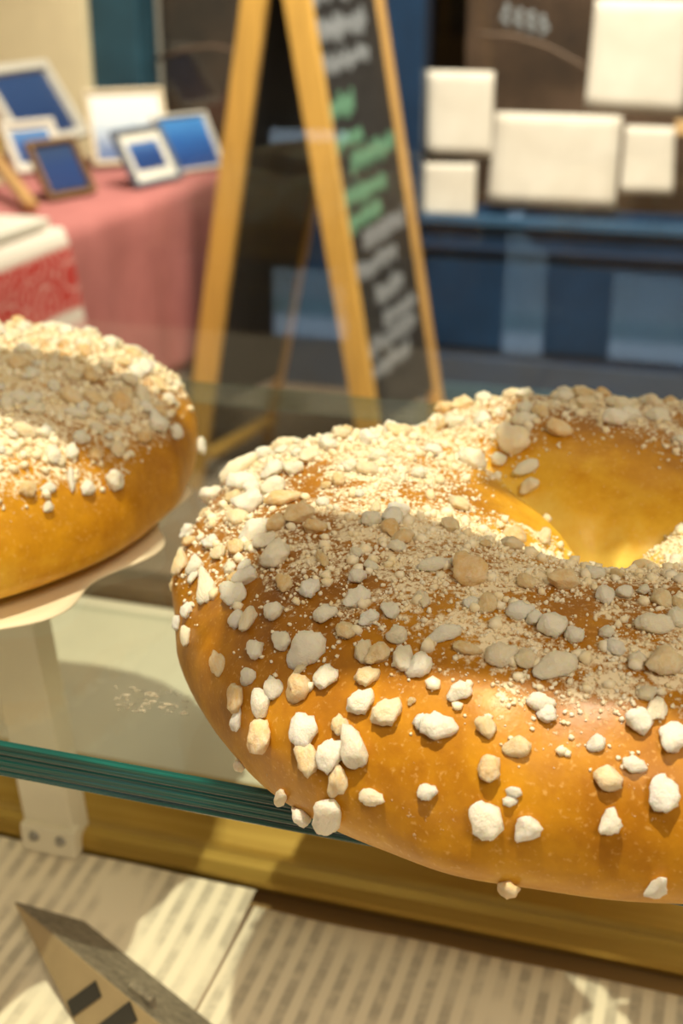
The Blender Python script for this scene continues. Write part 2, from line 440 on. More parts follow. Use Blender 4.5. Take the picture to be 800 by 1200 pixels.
for v0, u0, u1, m, amp in rows:
    v0 = 0.10+(v0-0.165)*0.877
    pts = []; n = int((u1-u0)*30)+4
    for q in range(n):
        u = u0+(u1-u0)*q/(n-1)
        pts.append(bpt(u, v0 + amp*(0.9 if q % 2 else -0.9)*rnd.uniform(0.35, 1) + 0.03*(u-u0)))
    V = []; Fc = []
    upv = (BV[2]-BV[0]).normalized(); acr = (BV[1]-BV[0]).normalized()
    for i in range(len(pts)-1):
        a, b = pts[i], pts[i+1]; t = (b-a).normalized(); sd = t.cross(BN).normalized()*0.006
        k0 = len(V); V += [a-sd, a+sd, b+sd, b-sd, a-sd-BN*0.002, a+sd-BN*0.002, b+sd-BN*0.002, b-sd-BN*0.002]
        Fc += [(k0, k0+1, k0+2, k0+3), (k0, k0+4, k0+5, k0+1), (k0+2, k0+6, k0+7, k0+3), (k0+1, k0+5, k0+6, k0+2), (k0, k0+3, k0+7, k0+4)]
    mk('chalk_line', V, Fc, m, eas)

# ------------------------------------------------------------------ picture table
TZ = 0.80
s = N('rose_cloth'); c = s.coord()
f = s.noise(5, 4, 0.6, c); g = s.noise(400, 2, 0.5, c)
M_cloth = s.done(s.bsdf(s.ramp(f, [(0.3, (0.34, 0.11, 0.10)), (0.7, (0.46, 0.16, 0.145))]), 0.85, bump=g, bump_s=0.2))
tc = on_z(76, 268, TZ); te = on_z(246, 211, TZ)
TX = (tc.x+te.x)/2-0.035; TY0, TY1 = tc.y, 3.44
TW = 1.1
tab = empty('picture_table', (TX-TW/2, (TY0+TY1)/2, 0)); tag(tab, 'trestle table carrying framed blue pictures under a rose cloth', 'table')
M_tw = wood('table_wood', (0.28, 0.13, 0.05))
box('tabletop', (0, 0, TZ-0.028), (TW-0.03, TY1-TY0-0.03, 0.03), M_tw, tab, bevel=0.004)
for sx in (-1, 1):
    for sy in (-1, 1):
        box('leg', (sx*(TW/2-0.1), sy*((TY1-TY0)/2-0.1), (TZ-0.043)/2), (0.05, 0.05, TZ-0.043), M_tw, tab, bevel=0.004)
def draped(name, cx, cy, hx, hy, z, drop, m, label, seed, flare=0.05, wave=0.012, cat='tablecloth', nper=200, hem=0.02):
    """rectangular top with a skirt that hangs in folds"""
    V = []; Fc = []; per = []
    rr = 0.02
    corners = [(hx, -hy), (hx, hy), (-hx, hy), (-hx, -hy)]
    L = [2*hy, 2*hx, 2*hy, 2*hx]; tot = sum(L)
    for k in range(nper):
        d = tot*k/nper; i = 0
        while d > L[i]: d -= L[i]; i += 1
        a = corners[i]; b = corners[(i+1) % 4]; t = d/L[i]
        x, y = a[0]+(b[0]-a[0])*t, a[1]+(b[1]-a[1])*t
        nx, ny = [(1, 0), (0, 1), (-1, 0), (0, -1)][i]
        cornerness = max(0, 1-min(d, L[i]-d)/0.14)
        if cornerness > 0:
            j = (i+1) % 4 if d > L[i]/2 else (i-1) % 4
            mx_, my_ = [(1, 0), (0, 1), (-1, 0), (0, -1)][j]
            nx, ny = nx+mx_*cornerness*0.9, ny+my_*cornerness*0.9
        per.append((x, y, nx, ny, tot*k/nper, cornerness))
    rows_ = 14
    for r in range(rows_+1):
        t = r/rows_
        for (x, y, nx, ny, d, cn) in per:
            fold = noise.noise(Vector((d*7.0+seed, t*0.6, seed)))*1.6 + 0.6*math.sin(d*27+seed+1.2*noise.noise(Vector((d*3, seed, 0))))
            off = 0.006*min(1, t*8) + flare*t*(0.35+cn) + wave*fold*min(1, t*2.2)
            hz = hem*noise.noise(Vector((d*3, seed+5, 0)))
            V.append((cx+x+nx*off, cy+y+ny*off, z - (drop+hz)*t - (0.003 if r else 0)))
    for r in range(rows_):
        for k in range(nper):
            a = r*nper+k; b = r*nper+(k+1) % nper
            Fc.append((a, a+nper, b+nper, b))
    Fc.append(tuple(range(nper)))
    c0 = Vector((cx, cy, z)); V = [Vector(v)-c0 for v in V]
    o = mk(name, V, Fc, m, None, True); o.location = c0
    md = o.modifiers.new('cloth_thickness', 'SOLIDIFY'); md.thickness = 0.002; md.offset = 1
    tag(o, label, cat)
    return o
draped('tablecloth', TX-TW/2, (TY0+TY1)/2, TW/2, (TY1-TY0)/2, TZ-0.006, 0.46, M_cloth, 'dusty rose cloth hanging in folds over the picture table', 3.1, flare=0.015)
bx_ = on_z(190, 470, 0.0)
bb = empty('storage_box', (TX-0.24, TY0+0.50, 0)); tag(bb, 'reddish brown box on the floor below the hem of the rose cloth', 'box')
M_bb = simple('brown_card', (0.20, 0.06, 0.03), 0.7)
box('body', (0, 0, 0.13), (0.30, 0.36, 0.26), M_bb, bb, bevel=0.004); box('lid', (0, 0, 0.275), (0.32, 0.38, 0.05), M_bb, bb, bevel=0.006)

# framed pictures
def print_mat(name, top, mid, low, seed):
    s = N(name); c = s.coord('Generated')
    sp = s.n('ShaderNodeSeparateXYZ'); s.l(c, sp.inputs[0])
    f = s.noise(5+seed, 4, 0.6, c)
    k = s.math('ADD', sp.outputs['Y'], s.math('MULTIPLY', s.math('SUBTRACT', f, 0.5), 0.5))
    return s.done(s.bsdf(s.ramp(k, [(0.15, low), (0.55, mid), (0.9, top)]), 0.35))
B1 = ((0.07, 0.16, 0.38), (0.022, 0.065, 0.22), (0.02, 0.05, 0.17))
M_white = simple('white_mount', (0.72, 0.68, 0.58), 0.6, 0.05)
M_creamf = wood('cream_frame', (0.62, 0.50, 0.31))
M_darkf = wood('dark_frame', (0.06, 0.04, 0.025))
M_woodf = wood('oak_frame', (0.50, 0.28, 0.10))
M_greyf = simple('grey_frame', (0.12, 0.15, 0.20), 0.5)
def picture(name, quad_bl, quad_br, top_px, dist_y, fw, mount, m_frame, m_mount, m_print, label, depth=0.018, lean=0.5, base_z=TZ, wfac=1.0, cat='picture'):
    """stands on the table: bottom corners give the base line on plane z=base_z near y=dist_y; leaning back"""
    a = on_z(*quad_bl, base_z) if dist_y is None else on_y(*quad_bl, dist_y)
    b = on_z(*quad_br, base_z) if dist_y is None else on_y(*quad_br, dist_y)
    b.z = a.z = base_z + 0.002
    ux = (b-a); w = ux.length; ux.normalize()
    back = Vector((-ux.y, ux.x, 0))
    up = (Vector((0, 0, 1))*math.cos(lean) + back*math.sin(lean))
    # height from the pixel of the top edge
    o, d = ray(*top_px)
    nrm = ux.cross(up); t = (a-o).dot(nrm)/d.dot(nrm)
    h = max(0.05, ((o+d*t)-a).dot(up))
    R = Matrix((ux, up, nrm)).transposed()
    e = empty(name, (a+b)/2); e.rotation_euler = R.to_euler()
    tag(e, label, cat, None)
    z0 = depth/2 * 0
    # local axes: x across, y up, z towards viewer
    for (cx, cy, sx, sy) in ((-w/2+fw/2, h/2, fw, h), (w/2-fw/2, h/2, fw, h), (0, fw/2, w-2*fw, fw), (0, h-fw/2, w-2*fw, fw)):
        box('frame_bar', (cx, cy, 0), (sx, sy, depth), m_frame, e, bevel=min(0.003, fw/4))
    box('mount', (0, h/2, -depth*0.25), (w-2*fw, h-2*fw, depth*0.4), m_mount, e)
    iw, ih = w-2*fw-2*mount, h-2*fw-2*mount*1.1
    me = bpy.data.meshes.new('print')
    zz = -depth*0.25+depth*0.2+0.0012
    me.from_pydata([(-iw/2, h/2-ih/2, zz), (iw/2, h/2-ih/2, zz), (iw/2, h/2+ih/2, zz), (-iw/2, h/2+ih/2, zz)], [], [(0, 1, 2, 3)])
    link('print', me, m_print, e)
    # strut behind so that it stands
    top = Vector((0, h*0.75, -depth/2)); foot = Vector((0, h*0.02, -depth/2)) + (R.transposed() @ (back*(h*0.30)))
    if base_z == TZ and lean > 0.05:
        bar('strut', foot, top, 0.018, 0.004, m_frame, e, 0.001, side=(1, 0, 0))
    return e, w, h
ymid = (TY0+TY1)/2
picture('framed_picture', (58, 236), (113, 226), (84, 160), None, 0.012, 0.006, wood('walnut_frame', (0.20, 0.11, 0.045)), M_darkf, print_mat('p1', (0.03, 0.06, 0.14), (0.02, 0.05, 0.16), (0.02, 0.045, 0.15), 1), 'small upright brown-framed picture of plain dark blue near table corner')
picture('framed_picture', (160, 221), (214, 209), (172, 147), None, 0.010, 0.026, M_greyf, M_white, print_mat('p2', *B1, 2), 'small grey-edged picture with white mount and blue square')
picture('framed_picture', (202, 205), (263, 196), (222, 133), None, 0.006, 0.004, M_white, M_white, print_mat('p3', (0.05, 0.20, 0.48), (0.025, 0.11, 0.35), (0.02, 0.06, 0.22), 3), 'bright blue picture with thin white edge at end of table')
picture('framed_picture', (110, 196), (203, 191), (150, 104), None, 0.012, 0.004, M_creamf, M_white, print_mat('p4', (0.72, 0.70, 0.62), (0.45, 0.52, 0.58), (0.05, 0.10, 0.26), 4), 'wide cream-framed landscape with pale sky over dark blue', lean=0.42)
picture('framed_picture', (20, 205), (82, 197), (42, 140), None, 0.014, 0.012, M_white, M_white, print_mat('p5', (0.10, 0.24, 0.50), (0.05, 0.13, 0.38), (0.03, 0.09, 0.26), 5), 'white-framed light blue picture under the biggest white frame', lean=0.5)
# the biggest white frame stands on a display easel block behind
bl = on_z(64, 169, TZ+0.032); blk = empty('display_block', (bl.x-0.035, bl.y+0.03, TZ), math.radians(50)); tag(blk, 'cream wooden block raising the biggest white frame on table', 'block')
box('body', (0, 0, 0.010), (0.16, 0.09, 0.016), M_creamf, blk, bevel=0.004)
box('top_board', (0, 0, 0.0195), (0.17, 0.10, 0.003), M_creamf, blk, bevel=0.001)
picture('framed_picture', (26, 178), (102, 160), (30, 74), None, 0.026, 0.004, M_white, M_white, print_mat('p6', (0.035, 0.08, 0.22), (0.03, 0.07, 0.2), (0.02, 0.05, 0.16), 6), 'biggest white frame with dark blue print on cream block', depth=0.03, lean=0.55, base_z=TZ+0.032)
picture('framed_picture', (-62, 236), (2, 218), (-28, 145), None, 0.014, 0.03, M_creamf, M_white, print_mat('p7', *B1, 7), 'cream picture frame beside a slanted wooden slat', lean=0.3)
sl = bar('wooden_slat', on_z(38, 249, TZ)+Vector((0, 0, 0.012)), on_z(0, 222, TZ)+Vector((-0.03, 0.02, 0.085)), 0.03, 0.018, M_woodf, None, 0.002)
tag(sl, 'loose oak slat leaning at the corner of the table', 'slat')

# small side table with a red and white patterned cloth
s = N('red_white_cloth'); c = s.coord()
sp = s.n('ShaderNodeSeparateXYZ'); s.l(c, sp.inputs[0])
band = s.ramp(s.math('MULTIPLY', sp.outputs['Z'], -1.0), [(0.0, 0.0), (0.030, 0.0), (0.034, 1.0), (0.150, 1.0), (0.156, 0.0), (0.178, 0.0), (0.182, 0.55), (0.195, 0.55), (0.200, 0.0)], 'LINEAR')
mp = s.n('ShaderNodeMapping'); s.l(c, mp.inputs[0]); mp.inputs['Scale'].default_value = (15, 15, 17)
vo = s.n('ShaderNodeTexVoronoi'); s.l(mp.outputs[0], vo.inputs['Vector']); vo.inputs['Scale'].default_value = 1.0
ring = s.math('SINE', s.math('MULTIPLY', vo.outputs['Distance'], 22.0))
sw = s.ramp(ring, [(0.45, 0.0), (0.9, 0.55)])
red = s.mix(sw, (0.52, 0.045, 0.035), (0.78, 0.52, 0.46))
col = s.mix(band, (0.74, 0.66, 0.56), red)
M_redcloth = s.done(s.bsdf(col, 0.8))
rp = on_y(76, 262, 2.22); rz = rp.z
rcx, rcy = rp.x-0.21, rp.y-0.20
st = empty('side_table', (rcx, rcy, 0)); tag(st, 'small square side table hidden under a red and white cloth', 'table')
box('tabletop', (0, 0, rz-0.03), (0.40, 0.37, 0.025), M_tw, st, bevel=0.003)
for sx in (-1, 1):
    for sy in (-1, 1): box('leg', (sx*0.16, sy*0.15, (rz-0.043)/2), (0.04, 0.04, rz-0.043), M_tw, st, bevel=0.003)
draped('patterned_cloth', rcx, rcy, 0.21, 0.195, rz-0.008, 0.36, M_redcloth, 'red cloth with pale curly pattern and white border on side table', 8.3, flare=0.035, wave=0.006, nper=160)
pp = box('paper_stack', (rcx+0.0, rcy-0.01, rz+0.008), (0.39, 0.36, 0.016), M_white, bevel=0.003); tag(pp, 'flat white paper stack on top of the red patterned cloth', 'paper')

# ------------------------------------------------------------------ display cabinet
M_brass = None
s = N('gold_aluminium'); c = s.coord()
mp = s.n('ShaderNodeMapping'); s.l(c, mp.inputs[0]); mp.inputs['Scale'].default_value = (6, 220, 220)
f = s.noise(1, 4, 0.6, mp.outputs[0])
M_gold = s.done(s.bsdf(s.ramp(f, [(0.3, (0.42, 0.265, 0.05)), (0.7, (0.58, 0.39, 0.09))]), 0.42, metal=0.55, bump=f, bump_s=0.08))
M_cab = wood('cabinet_wood', (0.35, 0.22, 0.09), 'X')
M_sill = simple('white_laminate', (0.84, 0.78, 0.65), 0.45, 0.07, 14)
XS0, XS1 = -0.75, 0.75
cabn = empty('display_cabinet', (0, 0.30, 0)); tag(cabn, 'wooden display counter with paper-lined deck under the glass shelf', 'cabinet')
box('body', (0, -0.02, (DZ-0.02)/2), (XS1-XS0, 0.46, DZ-0.02), M_cab, cabn, bevel=0.004)
box('deck', (0, -0.02, DZ-0.0105), (XS1-XS0, 0.48, 0.019), M_cab, cabn, bevel=0.002)
# gold rail: stepped profile extruded along x
prof = [(0.357, 0.000), (0.357, 0.007), (0.349, 0.0085), (0.349, 0.011), (0.3515, 0.0145), (0.3555, 0.0155), (0.3600, 0.0140), (0.3635, 0.0100), (0.368, 0.0095), (0.372, 0.0130), (0.376, 0.0165), (0.381, 0.0170), (0.386, 0.0150), (0.390, 0.0135), (0.402, 0.0130), (0.402, 0.000)]
V = []; Fc = []; n = len(prof)
for x in (XS0, XS1):
    for (y, z) in prof: V.append((x, y, DZ+z))
for i in range(n): Fc.append((i, (i+1) % n, n+(i+1) % n, n+i))
Fc.append(tuple(range(n))[::-1]); Fc.append(tuple(n+i for i in range(n)))
rail = mk('gold_rail', [(v[0], v[1]-0.38, v[2]-DZ) for v in V], Fc, M_gold); rail.location = (0, 0.38, DZ)
tag(rail, 'ridged gold metal track running behind the printed paper', 'rail')
sill = empty('window_sill', (0, 0.4805, 0)); tag(sill, 'white laminate sill behind the gold track', 'sill')
box('top', (0, 0.0, DZ-0.006), (XS1-XS0+0.6, 0.155, 0.012), M_sill, sill, bevel=0.003)
box('front_support', (0, 0.04, (DZ-0.014)/2), (XS1-XS0+0.6, 0.06, DZ-0.014), M_cab, sill)

# window pane behind the sill
wp = empty('window_3', (0, PANE_Y+0.012, 0)); tag(wp, 'clear window pane between the counter and the hall', 'window', kind='structure')
box('pane', (0, 0, (DZ+2.45)/2+0.01), (4.2, 0.006, 2.45-DZ), M_pane, wp)
box('pane_bead', (0, 0, DZ-0.008), (4.2, 0.024, 0.03), simple('bead_brown', (0.12, 0.08, 0.05), 0.5), wp, bevel=0.003)
wk = box('wall_front', (0, PANE_Y+0.04, (DZ-0.03)/2), (4.2, 0.05, DZ-0.03), M_cab); tag(wk, 'low wooden wall under the window pane', 'wall', kind='structure')

# printed paper sheets lining the deck
s = N('printed_paper'); c = s.coord()
sp = s.n('ShaderNodeSeparateXYZ'); s.l(c, sp.inputs[0])
wob = s.noise(9, 3, 0.5, c)
xx = s.math('ADD', s.math('MULTIPLY', sp.outputs['X'], 2*math.pi/0.0074), s.math('MULTIPLY', wob, 2.2))
line = s.ramp(s.math('ADD', s.math('MULTIPLY', s.math('SINE', xx), 0.5), 0.5), [(0.25, 0.0), (0.7, 1.0)])
mp = s.n('ShaderNodeMapping'); s.l(c, mp.inputs[0]); mp.inputs['Scale'].default_value = (95, 130, 1)
wd = s.ramp(s.noise(1, 3, 0.6, mp.outputs[0]), [(0.36, 0.45), (0.58, 1.0)])
mp2 = s.n('ShaderNodeMapping'); s.l(c, mp2.inputs[0]); mp2.inputs['Scale'].default_value = (30, 22, 1)
par = s.ramp(s.noise(1, 2, 0.5, mp2.outputs[0]), [(0.32, 0.0), (0.5, 1.0)])
ink = s.math('MULTIPLY', s.math('MULTIPLY', line, wd), par)
col = s.mix(s.math('MULTIPLY', ink, 0.55), (0.88, 0.80, 0.65), (0.24, 0.21, 0.17))
M_print = s.done(s.bsdf(col, 0.7))
def deck_paper(name, x0, x1, y0, y1, z, label, seed, ragged=0.002, climb=0.0):
    nx, ny = 70, 24; V = []; Fc = []
    for j in range(ny+1):
        for i in range(nx+1):
            x = x0+(x1-x0)*i/nx; t = j/ny
            ye = y1 + ragged*noise.noise(Vector((x*22, seed, 0)))
            y = y0+(ye-y0)*t
            zz = z + 0.0010*(1+noise.noise(Vector((x*16, y*16, seed)))) + climb*max(0, (t-0.86)/0.14)**1.5
            V.append((x-x0, y-y0, zz-z))
    for j in range(ny):
        for i in range(nx):
            a = j*(nx+1)+i; Fc.append((a, a+1, a+nx+2, a+nx+1))
    o = mk(name, V, Fc, M_print, None, True); o.location = (x0, y0, z)
    tag(o, label, 'paper'); return o
xs = on_z(300, 1065, DZ).x
deck_paper('printed_paper', xs-0.012, 0.60, 0.07, 0.3465, DZ+0.0006, 'printed cream paper sheet lying under the end of another sheet', 2.0)
deck_paper('printed_paper', -0.60, xs, 0.07, 0.3475, DZ+0.0042, 'printed cream paper sheet overlapping its neighbour, price card on it', 5.0, climb=0.003)

# white upright bracket carrying the shelf
M_wp = simple('white_plastic', (0.80, 0.75, 0.62), 0.45, 0.05)
pb = on_z(71, 985, DZ+0.009)
post = empty('shelf_bracket', (pb.x, pb.y, DZ+0.009)); tag(post, 'white upright bracket screwed to gold track, holding up the glass shelf', 'bracket')
topz = SZ-ST-0.0012-(DZ+0.009)
bw = 0.0205
lean = -0.012
V = []
for (z, dx, w) in ((0.0, 0, bw), (0.05, lean*0.35, bw), (topz, lean, bw)):
    for (sx, sy) in ((-1, -1), (1, -1), (1, 1), (-1, 1)): V.append((dx+sx*w/2, sy*0.006, z))
Fc = []
for r in range(2):
    for q in range(4): Fc.append((r*4+q, r*4+(q+1) % 4, r*4+4+(q+1) % 4, r*4+4+q))
Fc += [(3, 2, 1, 0), (8, 9, 10, 11)]
up_ = mk('upright', V, Fc, M_wp, post)
md = up_.modifiers.new('b', 'BEVEL'); md.width = 0.001; md.segments = 2
box('support_arm', (lean, -0.02, topz-0.005), (bw, 0.09, 0.010), M_wp, post, bevel=0.001)
box('foot', (0.0, -0.006, 0.006), (bw+0.002, 0.006, 0.012), M_wp, post, bevel=0.001)
M_screw = simple('screw_steel', (0.35, 0.35, 0.36), 0.35, metal=0.9)
for sx in (-0.0055, 0.0055):
    bm = bmesh.new(); bmesh.ops.create_cone(bm, cap_ends=True, segments=16, radius1=0.0022, radius2=0.0014, depth=0.0015)
    bmesh.ops.rotate(bm, cent=(0, 0, 0), matrix=Matrix.Rotation(math.pi/2, 3, 'X'), verts=bm.verts)
    bmesh.ops.translate(bm, vec=(sx, -0.0097, 0.0075), verts=bm.verts)
    bm_obj('screw', bm, M_screw, post)

# glass shelves
def glass_shelf(name, y0, y1, ztop_, t, label, x0=-0.62, x1=0.62):
    bm = bmesh.new(); add_box(bm, Vector((0, 0, 0)), (x1-x0, y1-y0, t), None, 0.0008, 1)
    me = bpy.data.meshes.new(name); bm.to_mesh(me); bm.free()
    me.materials.append(M_glass_top); me.materials.append(M_edge); me.materials.append(M_edge_back)
    for p in me.polygons: p.material_index = 0 if abs(p.normal.z) > 0.9 else (2 if p.normal.y > 0.3 else 1)
    o = link(name, me); o.location = ((x0+x1)/2, (y0+y1)/2, ztop_-t/2)
    tag(o, label, 'glass shelf'); return o
glass_shelf('glass_shelf', SY0, SY1, SZ, ST, 'thick glass shelf with green polished edge carrying the pastries')

# smear of dried tape glue on the glass
s = N('dry_glue'); c = s.coord()
f = s.noise(500, 3, 0.6, c)
tr = s.n('ShaderNodeBsdfTransparent')
df = s.n('ShaderNodeBsdfDiffuse'); df.inputs[0].default_value = (0.62, 0.56, 0.45, 1)
mx = s.n('ShaderNodeMixShader'); s.l(s.ramp(f, [(0.45, 0.0), (0.62, 0.6)]), mx.inputs[0]); s.l(tr.outputs[0], mx.inputs[1]); s.l(df.outputs[0], mx.inputs[2])
M_glue = s.done(mx.outputs[0])
g0 = on_z(172, 820, SZ)
rnd = random.Random(5); V = []; Fc = []
for k in range(60):
    px = 132+rnd.random()**0.9*82; py = 806+rnd.random()*30 + (px-170)*0.05
    L_ = rnd.uniform(2, 16); hh = rnd.uniform(0.4, 1.6)
    q = [on_z(px, py, SZ), on_z(px+L_, py+rnd.uniform(-1, 2), SZ), on_z(px+L_, py+hh+rnd.uniform(0, 1), SZ), on_z(px, py+hh, SZ)]
    k0 = len(V)
    V += [p-g0+Vector((0, 0, 0.0005)) for p in q] + [p-g0+Vector((0, 0, 0.0001)) for p in q]
    Fc += [(k0+3, k0+2, k0+1, k0), (k0, k0+1, k0+5, k0+4), (k0+2, k0+3, k0+7, k0+6)]
gl = mk('glue_residue', V, Fc, M_glue); gl.location = g0
tag(gl, 'greyish smear of dry tape glue on the glass', 'residue', kind='stuff')

# price card bottom left: folded tent card
M_card = simple('shaded_beige_card', (0.36, 0.27, 0.15), 0.7, 0.1, 40)  # beige darkened: the front face's shade is put into its colour
s = N('grey_card'); c = s.coord(); f = s.noise(300, 4, 0.7, c)
M_cardg = s.done(s.bsdf(s.ramp(f, [(0.3, (0.10, 0.085, 0.065)), (0.7, (0.33, 0.28, 0.21))]), 0.6))
M_ink = simple('black_ink', (0.008, 0.007, 0.006), 0.5)
PZ = DZ+0.0065
CH = 0.020
A = on_z(18, 1058, PZ+CH); B = on_z(205, 1215, PZ+CH)
card = empty('price_card', ((A.x+B.x)/2, (A.y+B.y)/2, PZ)); tag(card, 'folded beige price card with bold black writing on printed paper', 'price card')
c0 = Vector(card.location)
al = (B-A).normalized(); side = Vector((al.y, -al.x, 0))
if side.dot(Vector((-0.5, -1, 0))) < 0: side = -side
def panel(name, dirv, m, parent, spread, inset):
    P = [A-c0, B-c0, B-c0+dirv*spread-Vector((0, 0, CH)), A-c0+al*inset+dirv*spread-Vector((0, 0, CH))]
    nrm = (P[1]-P[0]).cross(P[3]-P[0]).normalized()*0.0004
    V = [p+nrm for p in P]+[p-nrm for p in P]
    return mk(name, V, [(0, 1, 2, 3), (7, 6, 5, 4), (0, 4, 5, 1), (1, 5, 6, 2), (2, 6, 7, 3), (3, 7, 4, 0)], m, parent), P
pf, PP = panel('front_panel', side, M_card, card, 0.006, 0.040)
pbk, PB = panel('back_panel', -side, M_cardg, card, 0.023, 0.004)
def cpt(u, v): return (PP[0]*(1-u)+PP[1]*u)*(1-v) + (PP[3]*(1-u)+PP[2]*u)*v
cn = (PP[1]-PP[0]).cross(PP[3]-PP[0]).normalized()
if cn.dot(side) < 0: cn = -cn
def ink(p0, p1, w):
    t = (p1-p0).normalized(); sd = t.cross(cn).normalized()*w/2
    V = [p0-sd+cn*0.0009, p0+sd+cn*0.0009, p1+sd+cn*0.0009, p1-sd+cn*0.0009, p0-sd, p0+sd, p1+sd, p1-sd]
    mk('ink_stroke', V, [(0, 1, 2, 3), (0, 4, 5, 1), (1, 5, 6, 2), (2, 6, 7, 3), (3, 7, 4, 0)], M_ink, card)
oc = CM.translation
def card_hit(px, py):
    o, d = ray(px, py); p0 = PP[0]+c0; t = (p0-o).dot(cn)/d.dot(cn); return o+d*t-c0
ink(card_hit(117, 1158), card_hit(84, 1182), 0.0052)
ink(card_hit(158, 1184), card_hit(118, 1214), 0.0062)
bmr = bmesh.new()
tab_c = on_z(160, 1158, PZ+CH)-c0
bar('clip', tab_c+al*(-0.004)-side*0.001+Vector((0, 0, -0.006)), tab_c+al*0.007-side*0.001+Vector((0, 0, -0.005)), 0.010, 0.003, M_cardg, card, 0.001, side=(0, 0, 1))

# ------------------------------------------------------------------ pastries
def around(deg, pts):
    """smooth periodic interpolation through (azimuth, value) points"""
    deg %= 360; n = len(pts)
    for i in range(n):
        a0, v0 = pts[i]; a1, v1 = pts[(i+1) % n]
        if i == n-1: a1 += 360
        dd = deg if deg >= a0 else deg+360
        if a0 <= dd <= a1:
            t = (dd-a0)/(a1-a0); t = t*t*(3-2*t)
            return v0+(v1-v0)*t
    return pts[0][1]
def ring_pastry(center, Ro, Ri, Ht, zc, creases, seed, nu=260, nv=110):
    V = []; Fc = []; bake = []
    for i in range(nu):
        u = 2*math.pi*i/nu
        deg = math.degrees(u)-17                 # azimuth in the camera's ground frame
        dip = 0.0
        for (az, dep, wid) in creases:
            dd = (deg-az+180) % 360-180
            dip += dep*math.exp(-abs(dd/wid)**1.15)
        ro, ri, ht = around(deg, Ro), around(deg, Ri), around(deg, Ht)-zc
        R, rw = (ro+ri)/2, (ro-ri)/2
        for j in range(nv):
            v = 2*math.pi*j/nv
            cv, sv = math.cos(v), math.sin(v)
            if sv >= 0:
                px_ = math.copysign(abs(cv)**0.95, cv); pz = sv**(0.95 if cv > 0 else 1.15)*ht
            else:
                px_ = math.copysign(abs(cv)**0.75, cv); pz = -abs(sv)**0.55*zc
            rad = R + rw*px_*(1-dip*(0.10 if cv > 0 else 0.30))
            z = zc + pz*(1-dip*(0.75 if sv > 0 else 0))
            p = Vector((rad*math.cos(u), rad*math.sin(u), z))
            q = p*16+Vector((seed*7, seed*3, 0)); q2 = p*60+Vector((seed, 0, seed))
            up = min(1, max(0, z/0.01))
            nn = Vector((px_*math.cos(u), px_*math.sin(u), max(0, sv))).normalized()
            p = p + nn*(0.0042*noise.noise(q)+0.0011*noise.noise(q2))*up
            if p.z < 0.0008: p.z = 0.0006+0.0002*abs(noise.noise(q2))
            V.append(p)
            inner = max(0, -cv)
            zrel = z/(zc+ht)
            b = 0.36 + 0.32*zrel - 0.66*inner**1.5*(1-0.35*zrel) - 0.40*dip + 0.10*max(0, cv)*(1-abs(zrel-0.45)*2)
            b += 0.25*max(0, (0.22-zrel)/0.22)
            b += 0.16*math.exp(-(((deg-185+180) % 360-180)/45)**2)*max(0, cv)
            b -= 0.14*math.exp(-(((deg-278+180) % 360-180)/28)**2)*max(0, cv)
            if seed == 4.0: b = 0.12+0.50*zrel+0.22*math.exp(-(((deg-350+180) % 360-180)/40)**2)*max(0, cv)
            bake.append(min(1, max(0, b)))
    for i in range(nu):
        for j in range(nv):
            a = i*nv+j; b = i*nv+(j+1) % nv; c = ((i+1) % nu)*nv+(j+1) % nv; d = ((i+1) % nu)*nv+j
            Fc.append((a, d, c, b))
    return V, Fc, bake

nib_meshes = []
rn = random.Random(21)
for k in range(12):
    bm = bmesh.new(); bmesh.ops.create_icosphere(bm, subdivisions=3, radius=1.0)
    planes = [(Vector((rn.uniform(-1, 1), rn.uniform(-1, 1), rn.uniform(-1, 1))).normalized(), rn.uniform(0.55, 0.85)) for _ in range(7)]
    lobe = Vector((rn.uniform(-1, 1), rn.uniform(-1, 1), rn.uniform(-0.3, 0.3))).normalized()*0.75
    lr = rn.uniform(0.45, 0.65)
    for v in bm.verts:
        d = v.co.normalized()
        # union of a main lump and a side lump, seen from the centre
        r = 0.82
        bq = d.dot(lobe); disc = bq*bq-(lobe.length_squared-lr*lr)
        if disc > 0 and bq > 0: r = max(r, bq+math.sqrt(disc))
        p = d*r
        for (n_, d_) in planes:
            e = p.dot(n_)-d_
            if e > 0: p -= n_*e*0.85
        p *= 1+0.20*noise.noise(d*1.6+Vector((k*5, 0, 0)))+0.13*noise.noise(d*3.6+Vector((0, k*3, 0)))+0.05*noise.noise(d*9+Vector((0, 0, k*3)))
        v.co = p
    me = bpy.data.meshes.new('sugar_nib'); bm.to_mesh(me); bm.free(); me.materials.append(M_nib)
    for p in me.polygons: p.use_smooth = True
    nib_meshes.append(me)
gran = []
for k in range(4):
    bm = bmesh.new(); bmesh.ops.create_icosphere(bm, subdivisions=1, radius=1.0)
    gran.append(([v.co*(1+0.35*rn.uniform(-1, 1)) for v in bm.verts], [tuple(v.index for v in f.verts) for f in bm.faces])); bm.free()

def bary(rng, a, b, c):
    r1, r2 = rng.random(), rng.random()
    if r1+r2 > 1: r1, r2 = 1-r1, 1-r2
    return a+(b-a)*r1+(c-a)*r2

